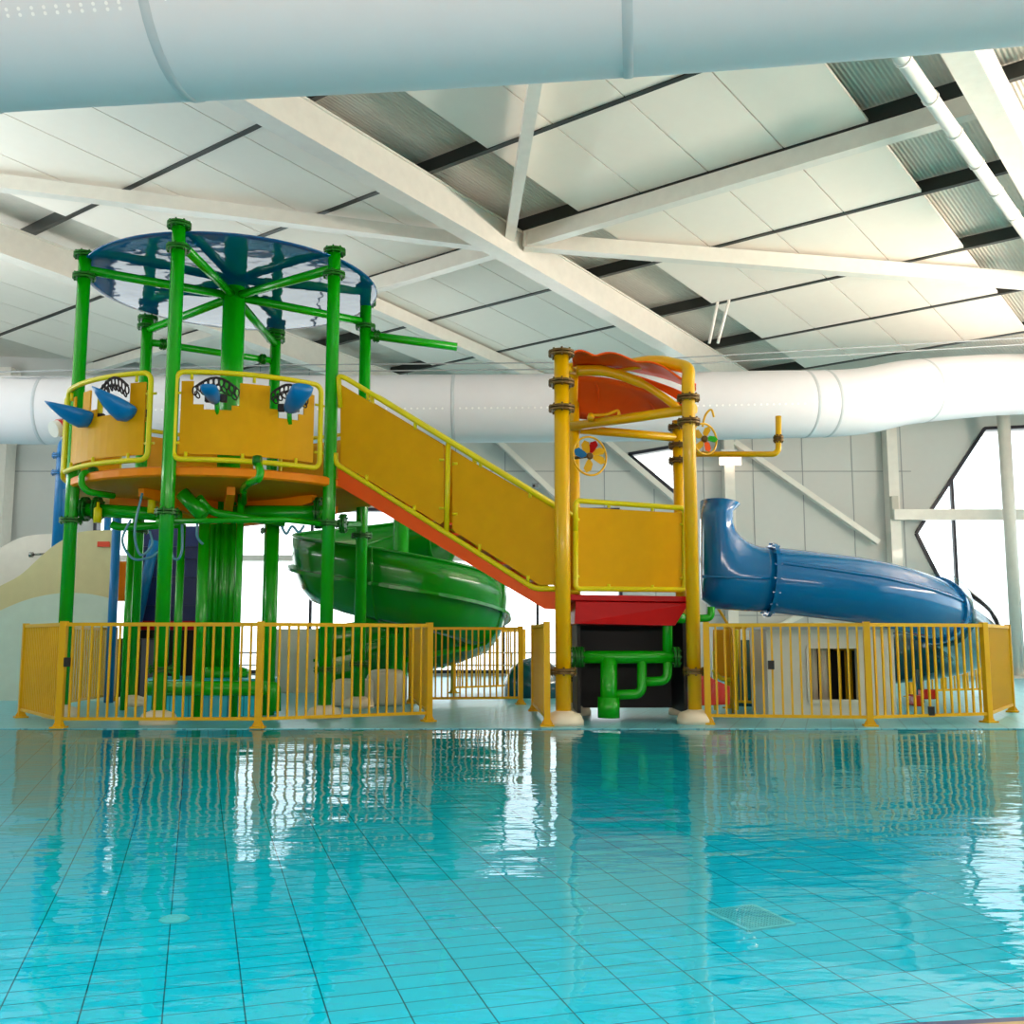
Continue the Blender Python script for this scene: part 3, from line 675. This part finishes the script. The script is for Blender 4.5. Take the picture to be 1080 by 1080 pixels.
for x0, y0, x1, y1 in ((640, 400, 660, 425), (655, 403, 690, 432), (625, 398, 632, 430)):
    MB().tube(smooth([at(x0, y0, 12.85), at((x0+x1)/2+2, (y0+y1)/2-4, 13.0), at(x1, y1, 13.35)]), .012, 6).build('rib', M['leaf'], L)
tag(MB().tube(smooth([at(623, 438, 12.9), at(640, 437, 12.9), at(651, 433, 12.9), at(653, 438, 12.9)]), .02, 8).lathe([(.04, -.05), (.05, 0), (.03, .05)], at(623, 440, 12.9), n=10).build('spray_nozzle', M['ypipe']), 'small yellow spray nozzle under the orange leaf', 'spray nozzle')
# pinwheels
def wheel(c, R, label, blades, hook=False):
    r = thing('pinwheel', label, 'pinwheel', c); c = Vector(c)
    MB().tube([c+Vector((R*math.cos(a), .12*math.cos(a), R*1.12*math.sin(a))) for a in [2*PI*k/28 for k in range(29)]], .014, 8, caps=False).build('rim', M['ypipe'], r)
    MB().lathe([(.03, -.05), (.045, 0), (.03, .05)], c, axis=(0, 1, 0), n=12).build('hub', M['bolt'], r)
    for k, (a, m_) in enumerate(blades):
        a = rad(a); e = Vector((math.cos(a), .1*math.cos(a), math.sin(a))); f_ = Vector((-math.sin(a), .25, math.cos(a)))
        P = [c+e*R*.1, c+e*R*.35+f_*R*.32, c+e*R*.75+f_*R*.36, c+e*R*.98+f_*.03, c+e*R*.8-f_*R*.1, c+e*R*.4-f_*R*.08]
        MB().prism(P, (0, .015, 0)).build('blade', m_, r)
    MB().tube([c, c+Vector((-.2 if not hook else .0, .15, 0))], .02, 8).build('axle', M['bolt'], r)
    return r
wheel(at(622, 481, 12.5), .215, 'yellow pinwheel with blue and red blades left under the leaf', [(60, M['red']), (150, M['bpipe']), (-30, M['ypipe']), (-110, M['ypipe']), (15, M['ypipe']), (100, M['ypipe'])])
wheel(at(743, 463, 12.3), .17, 'yellow pinwheel with a green blade right of the tower pole', [(-10, M['green']), (60, M['ypipe']), (130, M['ypipe']), (-80, M['stringer']), (-140, M['ypipe'])], True)
tag(MB().tube(smooth([at(741, 450, 12.3), at(744, 438, 12.3), at(750, 432, 12.3), at(753, 440, 12.3)]), .014, 8).build('curled_hook', M['ypipe']), 'thin curled yellow hook above the right pinwheel', 'hook')
r = thing('water_spout', 'yellow pipe arm reaching right with an upright spout', 'spray arm', at(770, 479, 12.3))
run(r, [at(722, 479, 12.6), at(817, 479, 12.1), at(821, 475, 12.1), at(821, 439, 12.1)], .036, m=M['ypipe'], fil=.07)
add_flange(r, at(821, 463, 12.1), .036, M['bolt'], 6)

# ------------------------------------------------------------ blue tube slide
B = thing('tube_slide', 'glossy blue tube slide curving right from the yellow tower', 'slide', onz(880, 757))
DB = 12.9
ou = [(740, 528), (740, 548), (740, 568), (740, 590), (740, 612), (741, 632), (752, 641), (775, 643), (795, 644), (812, 645)]
inn = [(779, 533), (771, 540), (771, 552), (774, 560), (779, 566), (786, 571), (793, 575), (800, 577), (806, 578), (812, 578)]
rings = []
for (a, b) in zip(ou, inn):
    p, q = at(*a, DB), at(*b, DB); c = (p+q)/2; e = (q-p)/2
    rings.append([c + e*math.cos(2*PI*k/32) + Vector((0, .4*math.sin(2*PI*k/32), 0)) for k in range(32)])
MB().loft(rings, caps=False).build('entry_elbow', M['blue'], B, solid=.02)
cl = smooth([at(812, 611.5, 12.9), at(862, 617, 12.9), at(915, 624, 13.0), at(960, 635, 13.3), at(992, 648, 14.0), Vector((6.75, 15.3, .95)), Vector((6.55, 16.4, .74)), Vector((5.6, 17.1, .6)), Vector((4.4, 17.1, .52))], 8)
ns = 33
MB().tube(cl[:ns], .405, 32, caps=False).build('tube', M['blue'], B, solid=.02)
MB().tube(cl[ns-1:], .41, 32, caps=False).build('lower_tube', M['teal'], B, solid=.02)
def ringpart(c, t, R, name, wd=.05, m=None):
    mb = MB().lathe([(R-.05, -wd/2), (R, -wd/2), (R, wd/2), (R-.05, wd/2), (R-.05, -wd/2)], c, axis=t, n=36, smooth=False)
    Q = Vector((0, 0, 1)).rotation_difference(t.normalized())
    for k in range(16):
        a = 2*PI*k/16; mb.lathe([(.012, -wd), (.012, wd)], c+Q @ Vector(((R-.02)*math.cos(a), (R-.02)*math.sin(a), 0)), axis=t, n=6, smooth=False)
    return mb.build(name, m or M['blue'], B)
ringpart(cl[0], cl[1]-cl[0], .47, 'joint_flange')
ringpart(cl[ns-3], cl[ns-2]-cl[ns-4], .455, 'joint_flange', .09)
# lengthwise seam on the near side
mb = MB(); P = []
for i in range(0, ns-2):
    t = (cl[i+1]-cl[i]).normalized(); s_ = t.cross(Vector((0, 0, 1))).normalized(); up = s_.cross(t); an = rad(28 - 16*i/ns)
    P.append(cl[i]+(s_*math.cos(an)+up*math.sin(an))*.415)
mb.tube(P, .022, 8)
for i in range(2, len(P), 1):
    for q in (0, .33, .66):
        if i+1 < len(P): mb.lathe([(.01, -.04), (.01, .03)], P[i].lerp(P[i+1], q), n=6, smooth=False)
mb.build('seam_flange', M['blue'], B)
MB().tube([at(740, 608, 12.49), at(812, 610, 12.49)], .018, 8).build('seam_flange', M['blue'], B)
# clear dome over the start of the lower run
dm = [cl[ns-2+i] for i in range(0, 10)]; rows = []
for i, p in enumerate(dm):
    t = (cl[min(ns-1+i, len(cl)-1)]-cl[ns-3+i]).normalized(); s_ = t.cross(Vector((0, 0, 1))).normalized(); up = s_.cross(t)
    rows.append([p + s_*.47*math.cos(PI*k/14) + up*(.05+.5*math.sin(PI*k/14)) for k in range(15)])
MB().grid(rows).build('clear_dome', M['clear'], B)
for x, y, zt_ in ((6.25, 15.9, .5), (4.6, 17.0, .3)):
    MB().tube([(x, y, 0), (x, y, zt_)], .06, 12).build('support_leg', M['teal'], B)

# ------------------------------------------------------------ green spiral slide
GS = thing('spiral_slide', 'big glossy green spiral trough slide behind the green tower', 'slide', (-1.85, 17.0, 0))
gx, gy, Rc = -1.85, 17.0, 1.28
prof = [(-.46, .2), (-.45, -.02), (-.38, -.3), (-.22, -.5), (0, -.56), (.2, -.5), (.36, -.3), (.45, -.02), (.48, .24), (.48, .5)]
def gz(ph):   # ph in degrees
    return 2.2-(ph-180)/90*.43
rows = []; fl = []
n = 96
for i in range(n+1):
    ph = 60+i*(450/n); z = gz(ph); a = rad(ph); R_ = Rc
    rows.append([Vector((gx+(R_+r_)*math.cos(a), gy+(R_+r_)*math.sin(a), z+h_)) for r_, h_ in prof])
    fl.append([Vector((gx+(R_+r_)*math.cos(a), gy+(R_+r_)*math.sin(a), z+h_)) for r_, h_ in ((.43, .02), (.56, .0), (.56, -.05), (.43, -.04))])
TR = MB().grid(rows).build('trough', M['fgreen'], GS, solid=.025)
MB().loft(fl, smooth=False).build('trough_flange', M['fgreen'], TR)
MB().tube([r_[-1] for r_ in rows], .025, 8).build('outer_rim', M['fgreen'], TR)
MB().tube([r_[0] for r_ in rows], .02, 8).build('inner_rim', M['fgreen'], TR)
for ph in (180, 262, 345, 420):
    a = rad(ph); z = gz(ph)
    MB().tube([Vector((gx+(Rc+r_*1.03)*math.cos(a), gy+(Rc+r_*1.03)*math.sin(a), z+h_*1.03)) for r_, h_ in prof], .022, 8).build('joint_band', M['fgreen'], TR)
MB().tube([(gx, gy, 0), (gx, gy, 2.95)], .13, 18).build('centre_post', M['green'], GS)
for ph in (130, 250, 345):
    a = rad(ph); z = gz(ph)-.56
    MB().tube([(gx, gy, z-.25), (gx+Rc*math.cos(a), gy+Rc*math.sin(a), z)], .05, 10).build('bracket', M['green'], GS)
tag(MB().box((-2.6, 14.95, 0), (-2.0, 15.5, .38)).lathe([(.3, 0), (.3, .42), (.22, .52)], (-1.85, 15.3, 0), n=20).build('slide_runout', M['beige'], bevel=.05), 'pale rounded run-out block below the green spiral slide', 'slide run-out')
tag(MB().box((-4.3, 18.8, 0), (-2.75, 18.9, 1.15)).build('screen_wall', M['beige'], bevel=.01), 'pale low screen seen through the fence under the spiral slide', 'screen')

# ------------------------------------------------------------ yellow fences
bal = None
def fence(a, b, label, h=1.14, step=.1, posts=(1, 1), latch=None):
    global bal
    a, b = Vector(a), Vector(b); a.z = b.z = 0; d = b-a; Ln = d.length; d.normalize(); rz = math.atan2(d.y, d.x)
    r = thing('fence_panel', label, 'fence', a); m_ = M['fence']; up = Vector((0, 0, 1))
    MB().bar(a+up*(h-.02), b+up*(h-.02), .045, .04).build('top_rail', m_, r)
    MB().bar(a+up*.1, b+up*.1, .04, .035).build('bottom_rail', m_, r)
    n = min(90, max(2, int(Ln/step)))
    for k in range(1, n):
        p = a+d*(Ln*k/n)
        if bal is None:
            bal = MB().box((p.x-.011, p.y-.011, .1), (p.x+.011, p.y+.011, h-.03)).build('baluster', m_, r); bal.rotation_euler = (0, 0, rz)
        else: inst(bal, r, (p.x, p.y, .1), rz)
    for i, p in enumerate((a, b)):
        if posts[i]:
            pq = MB().box((p.x-.035, p.y-.035, 0), (p.x+.035, p.y+.035, h+.015), rz).build('post', m_, r)
            MB().box((p.x-.075, p.y-.075, 0), (p.x+.075, p.y+.075, .02), rz).prism([(p.x-.07, p.y-.008, .02), (p.x+.07, p.y-.008, .02), (p.x+.03, p.y-.008, .09), (p.x-.03, p.y-.008, .09)], (0, .016, 0)).build('foot_plate', m_, pq)
    if latch is not None:
        p = a+d*Ln*latch[0]; MB().box((p.x-.035, p.y-.04, latch[1]), (p.x+.035, p.y-.02, latch[1]+.1)).build('latch', M['black'], r)
    return r
fA, fB, fC = onz(62, 768), onz(272, 768), onz(452, 761)
fence(fA, fB, 'yellow railing panel at the water edge in front of the green tower', posts=(1, 1), latch=(.03, .66))
fence(fB, fC, 'yellow railing panel right of the green tower, ending beside the open deck', posts=(0, 1))
fL = onz(22, 757)
fence(fA, fL, 'short yellow railing panel angled back at the left corner', posts=(0, 1), step=.08)
fence(fL, onz(118, 739), 'yellow railing panel running back along the left side of the green tower', posts=(0, 1))
fence(fC+Vector((0, .12, 0)), onz(433, 742), 'narrow yellow railing panel running back from the open deck', posts=(0, 1), step=.08)
fence(onz(433, 744), onz(549, 743), 'yellow railing panel under the right end of the green spiral slide', posts=(0, 1), step=.09)
fence(onz(478, 731), onz(552, 728), 'farthest yellow railing panel behind the green spiral slide', posts=(1, 1))
fence(onz(577, 766), onz(563, 750), 'short yellow railing panel left of the slide tower seen almost end on', posts=(1, 1), step=.07)
g1, g2, g3, g4 = onz(747, 764), onz(918, 766), onz(1043, 762), onz(1068, 751)
fence(g1, g2, 'yellow railing panel below the blue slide next to the slide tower', posts=(1, 1), latch=(.4, .62))
fence(g2, g3, 'yellow railing panel in front of the far end of the blue slide', posts=(0, 1), latch=(.5, .1))
fence(g3, g4, 'short yellow railing panel angled back at the right corner', posts=(0, 1), step=.07)
fence(onz(770, 747), onz(806, 749), 'yellow railing panel behind the red slide end', posts=(1, 1), step=.08)
fence(onz(960, 735), onz(1062, 732), 'yellow railing panel behind the far end of the blue slide', posts=(1, 1))
# red slide end and its yellow side sheet
RS = thing('red_slide', 'bright red slide end beside the foot of the yellow tower', 'slide', onz(750, 752))
MB().prism([at(*p, 13.0) for p in ((728, 698), (738, 703), (752, 716), (770, 724), (770, 743), (724, 745))], (0, .06, 0)).build('side_wall', M['redder'], RS, bevel=.01)
MB().prism([at(*p, 13.7) for p in ((728, 698), (738, 703), (752, 716), (770, 724), (770, 739), (724, 741))], (0, .06, 0)).build('side_wall', M['redder'], RS, bevel=.01)
MB().prism([at(*p, 13.05) for p in ((728, 712), (752, 728), (770, 735), (770, 739), (728, 739))], (0, .66, 0)).build('slide_bed', M['red'], RS)
YS = thing('yellow_side_sheet', 'yellow sheet with lime rail seen behind the railing beside the red slide', 'panel', onz(760, 748))
MB().prism([at(*p, 14.2) for p in ((752, 664), (775, 664), (775, 712), (760, 714), (752, 706))], (0, .02, 0)).build('sheet', M['yellow'], YS)
MB().tube([at(752, 706, 14.15), at(760, 717, 14.15), at(776, 716, 14.15), at(777, 664, 14.15)], .03, 8, .08).build('rail', M['lime'], YS)
for x in (753, 776): p = at(x, 700, 14.22); MB().box((p.x-.02, 14.2, 0), (p.x+.02, 14.24, .8)).build('leg', M['lime'], YS)
tag(MB().tube([at(757, 641, 13.6), at(771, 664, 13.6), (at(771, 664, 13.6).x, 13.6, 0)], .02, 8).build('stay_rod', M['ypipe']), 'thin slanting yellow rod under the blue slide entrance', 'rod')
# pale box with square opening behind the right railing
a, b = at(808, 664, 13.1), at(942, 664, 13.1); Bx = thing('slide_plinth_box', 'pale box wall with a square opening behind the right railing', 'box', ((a.x+b.x)/2, 13.4, 0))
o1, o2 = at(853, 684, 13.1), at(906, 738, 13.1)
MB().box((a.x, 13.1, 0), (o1.x, 13.2, a.z)).box((o2.x, 13.1, 0), (b.x, 13.2, a.z)).box((o1.x, 13.1, o1.z), (o2.x, 13.2, a.z)).box((o1.x, 13.1, 0), (o2.x, 13.2, o2.z)).build('front_wall', M['beige'], Bx)
MB().box((a.x, 13.2, 0), (a.x+.08, 14.0, a.z)).build('return_wall', M['beige'], Bx)
MB().box((b.x-.08, 13.2, 0), (b.x, 14.0, a.z)).build('return_wall', M['beige'], Bx)
MB().box((a.x-.03, 13.05, a.z), (b.x+.03, 14.05, a.z+.035)).build('cap', M['grey'], Bx)
MB().box((o1.x-.03, 13.07, o1.z), (o2.x+.03, 13.1, o1.z+.04)).box((o1.x-.04, 13.07, o2.z), (o1.x, 13.1, o1.z)).box((o2.x, 13.07, o2.z), (o2.x+.04, 13.1, o1.z)).box((o1.x-.03, 13.07, o2.z-.04), (o2.x+.03, 13.1, o2.z)).build('opening_frame', M['beige'], Bx)
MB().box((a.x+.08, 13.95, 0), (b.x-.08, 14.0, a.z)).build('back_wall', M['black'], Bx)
for i, (x, lab) in enumerate(((858, 'left cream cylinder inside the opening of the pale box'), (869, 'right cream cylinder inside the opening of the pale box'))):
    p = at(x, 720, 13.5); tag(MB().lathe([(.055, 0), (.055, .92), (.04, .94)], (p.x, 13.5, 0), n=16).build('filter_cylinder', M['cream']), lab, 'cylinder')
fence((at(880, 700, 13.7).x, 13.7, 0), (at(915, 700, 13.7).x, 13.7, 0), 'small yellow bars inside the opening of the pale box', h=.85, step=.07, posts=(0, 0))
tag(MB().box((at(965, 740, 15).x, 15, 0), (at(975, 740, 15).x, 15.3, .16)).box((at(965, 740, 15).x+.12, 15, .1), (at(975, 740, 15).x+.2, 15.2, .24)).build('floor_toy', M['redder'], bevel=.02), 'small red object on the floor behind the right railing', 'toy')

# ------------------------------------------------------------ left background: wave walls, blue posts, navy tower
def wave(pts, D, m_, label):
    P = smooth([at(x, y, D) for x, y in pts], 6); lo = [Vector((P[0].x, D, 0))]
    o = MB().prism(P + [Vector((P[-1].x, D, 0)), Vector((P[0].x, D, 0))], (0, .09, 0)).build('wave_screen', m_); return tag(o, label, 'screen wall')
wave([(-80, 640), (-30, 600), (0, 578), (25, 566), (54, 563)], 18.6, M['wavea'], 'rear pinkish white wave shaped screen wall at the left edge')
wave([(-80, 645), (-30, 632), (0, 618), (22, 606), (45, 585), (62, 572), (85, 561), (119, 559)], 17.4, M['waveb'], 'tall olive cream wave shaped screen wall with a red sign')
wave([(-80, 680), (-30, 660), (0, 644), (30, 632), (60, 626), (90, 626), (115, 631)], 16.4, M['wavec'], 'front low pale green wave shaped screen wall')
p = at(109, 574, 17.37); tag(MB().box((p.x-.1, 17.36, p.z-.045), (p.x+.1, 17.4, p.z+.045)).build('red_sign', M['redtag']), 'small red rectangular sign on the olive wave wall', 'sign')
p = at(33, 585, 18.4); tag(MB().tube([p, at(48, 584, 18.5), at(48, 584, 18.6)], .02, 8).lathe([(.05, -.03), (.05, .03)], p, axis=(1, 0, 0), n=12).build('rail_peg', M['chrome']), 'small metal peg with a round knob on the rear wave wall', 'peg')
r = thing('blue_post', 'blue post with a hooked top left of the first green pole', 'post', (at(56, 580, 17.9).x, 17.9, 0))
p = at(61, 580, 17.9)
MB().tube([(p.x, 17.9, 0), (p.x, 17.9, zat(480, 17.9)), at(68, 466, 17.9), at(95, 462, 17.9)], .105, 16, .3).build('pole', M['bpipe'], r)
for y in (481, 499): add_flange(r, (p.x, 17.9, zat(y, 17.9)), .105, M['bpipe'])
MB().tube([(p.x, 17.9, zat(490, 17.9)), at(85, 491, 17.9)], .08, 12).build('arm', M['bpipe'], r)
add_flange(r, at(68, 508, 17.85), .08, M['bpipe'], axis=(0, 1, 0)); MB().tube([(p.x, 17.9, zat(508, 17.9)), at(70, 508, 17.85)], .04, 8).build('arm', M['bpipe'], r)
for x, yt, D, rr, lab in ((121, 530, 15.9, .068, 'thick blue post at the right end of the olive wave wall'), (111, 528, 18.2, .06, 'slim blue post behind the olive wave wall top')):
    p = at(x, 600, D); tag(MB().tube([(p.x, D, 0), (p.x, D, zat(yt, D))], rr, 14).build('blue_post', M['bpipe']), lab, 'post')
N = thing('navy_slide_tower', 'dark navy panelled play structure behind the green poles', 'play tower', (at(180, 700, 19).x, 19, 0))
a, b = at(148, 555, 18.6), at(222, 655, 18.6)
mb = MB().box((a.x, 18.6, b.z), (b.x, 18.7, a.z))
mb.build('panel', M['navy'], N)
for y in (575, 588, 607, 637):
    z = zat(y, 18.6); MB().box((a.x, 18.56, z-.03), (b.x, 18.6, z+.03)).build('panel_band', M['navy'], N)
MB().box((a.x-.1, 18.5, b.z-.16), (b.x+.1, 20, b.z)).build('deck', M['red'], N)
MB().box((a.x, 18.8, .05), (b.x-.3, 19.6, b.z-.16)).build('dark_enclosure', M['black'], N, bevel=.02)
for x in (a.x-.05, b.x+.05): MB().tube([(x, 18.65, 0), (x, 18.65, a.z+.3)], .07, 12).build('leg', M['bpipe'], N)
MB().tube([at(163, 570, 18.3), at(145, 655, 18.3)], .09, 12).build('slanting_pipe', M['bpipe'], N)
r = thing('orange_side_panel', 'small orange yellow panel behind the blue post', 'panel', (at(130, 620, 17.7).x, 17.7, 0))
a, b = at(125, 592, 17.7), at(136, 634, 17.7)
MB().box((a.x, 17.7, b.z), (b.x, 17.75, a.z)).build('sheet', M['orange'], r); MB().box((b.x-.03, 17.62, 0), (b.x+.04, 17.7, zat(566, 17.7))).build('post', M['ypipe'], r)
tag(MB().box((at(122, 700, 17.2).x, 17.2, 0), (at(148, 700, 17.2).x, 17.9, .98)).build('pump_cabinet', M['black'], bevel=.03), 'black cabinet standing behind the left railing', 'cabinet')
# far side items seen right of the yellow tower
p = at(657, 700, 18)
tag(MB().lathe([(.5, 0), (.5, .25), (.42, .45), (.25, .6), (.05, .66)], (at(560, 700, 17.5).x+.05, 17.5, 0), n=28).build('spray_dome', M['teal']), 'blue green dome on the deck left of the slide tower', 'dome')
p = at(220, 650, 17)
tag(MB().tube([(at(797, 700, 15.2).x, 15.2, 0), (at(797, 700, 15.2).x, 15.2, .95)], .32, 20).build('teal_drum', M['teal']), 'dark teal upright drum left of the pale box', 'drum')
# rail outside the windows / balustrade at the far glazing
r = thing('window_rail', 'thin metal rail along the foot of the back windows', 'rail', (-3.7, YB-0.70, 0))
for z in (.62, .3): MB().tube([(-9.8, YB-0.70, z), (2.4, YB-0.70, z)], .02, 8).build('rail_bar', M['chrome'], r)
for x in range(-10, 3, 2): MB().tube([(x, YB-0.70, 0), (x, YB-0.70, .64)], .02, 8).build('upright', M['chrome'], r)
p = at(563, 515, YB-0.40)
r = thing('security_camera', 'small dark camera on the slanting brace above the staircase', 'camera', p)
MB().box(p+Vector((-.05, -.15, -.02)), p+Vector((.12, .05, .12))).build('body', M['grey'], r); MB().lathe([(.035, -.02), (.035, .03)], p+Vector((0, -.17, .04)), axis=(0, 1, 0), n=10).build('lens', M['black'], r)
p = at(944, 535, YB-0.65); tag(MB().box((p.x-.1, YB-0.70, p.z-.3), (p.x+.08, YB-0.54, p.z+.3)).build('junction_box', M['beige'], bevel=.01), 'beige box fixed to the column beside the hexagonal window', 'junction box')

# ------------------------------------------------------------ pool fittings
def poolz(y): return -.03+(y-(EDGE+.3))/(1.9-EDGE-.3)*(-.31)
def onpool(x, y):
    z = -.2
    for _ in range(8): p = onz(x, y, z); z = poolz(p.y)
    return p
gp = [onpool(745, 963), onpool(795, 957), onpool(838, 977), onpool(790, 984)]
r = thing('pool_grate', 'square white mesh grate on the pool floor', 'grate', sum(gp, Vector())/4)
up = Vector((0, 0, .008)); mb = MB()
for i in range(4): mb.bar(gp[i]+up, gp[(i+1) % 4]+up, .016, .01)
mb.build('frame', M['grate'], r); mb = MB()
for k in range(1, 16):
    t = k/16; mb.bar(gp[0].lerp(gp[1], t)+up, gp[3].lerp(gp[2], t)+up, .004, .008); mb.bar(gp[0].lerp(gp[3], t)+up, gp[1].lerp(gp[2], t)+up, .004, .008)
mb.build('mesh', M['grate'], r)
p = onpool(184, 971)
tag(MB().lathe([(.062, -.004), (.065, .006), (.055, .014), (.02, .016)], p, n=28).build('pool_inlet', M['grate']), 'round white inlet cover on the pool floor', 'pool inlet')
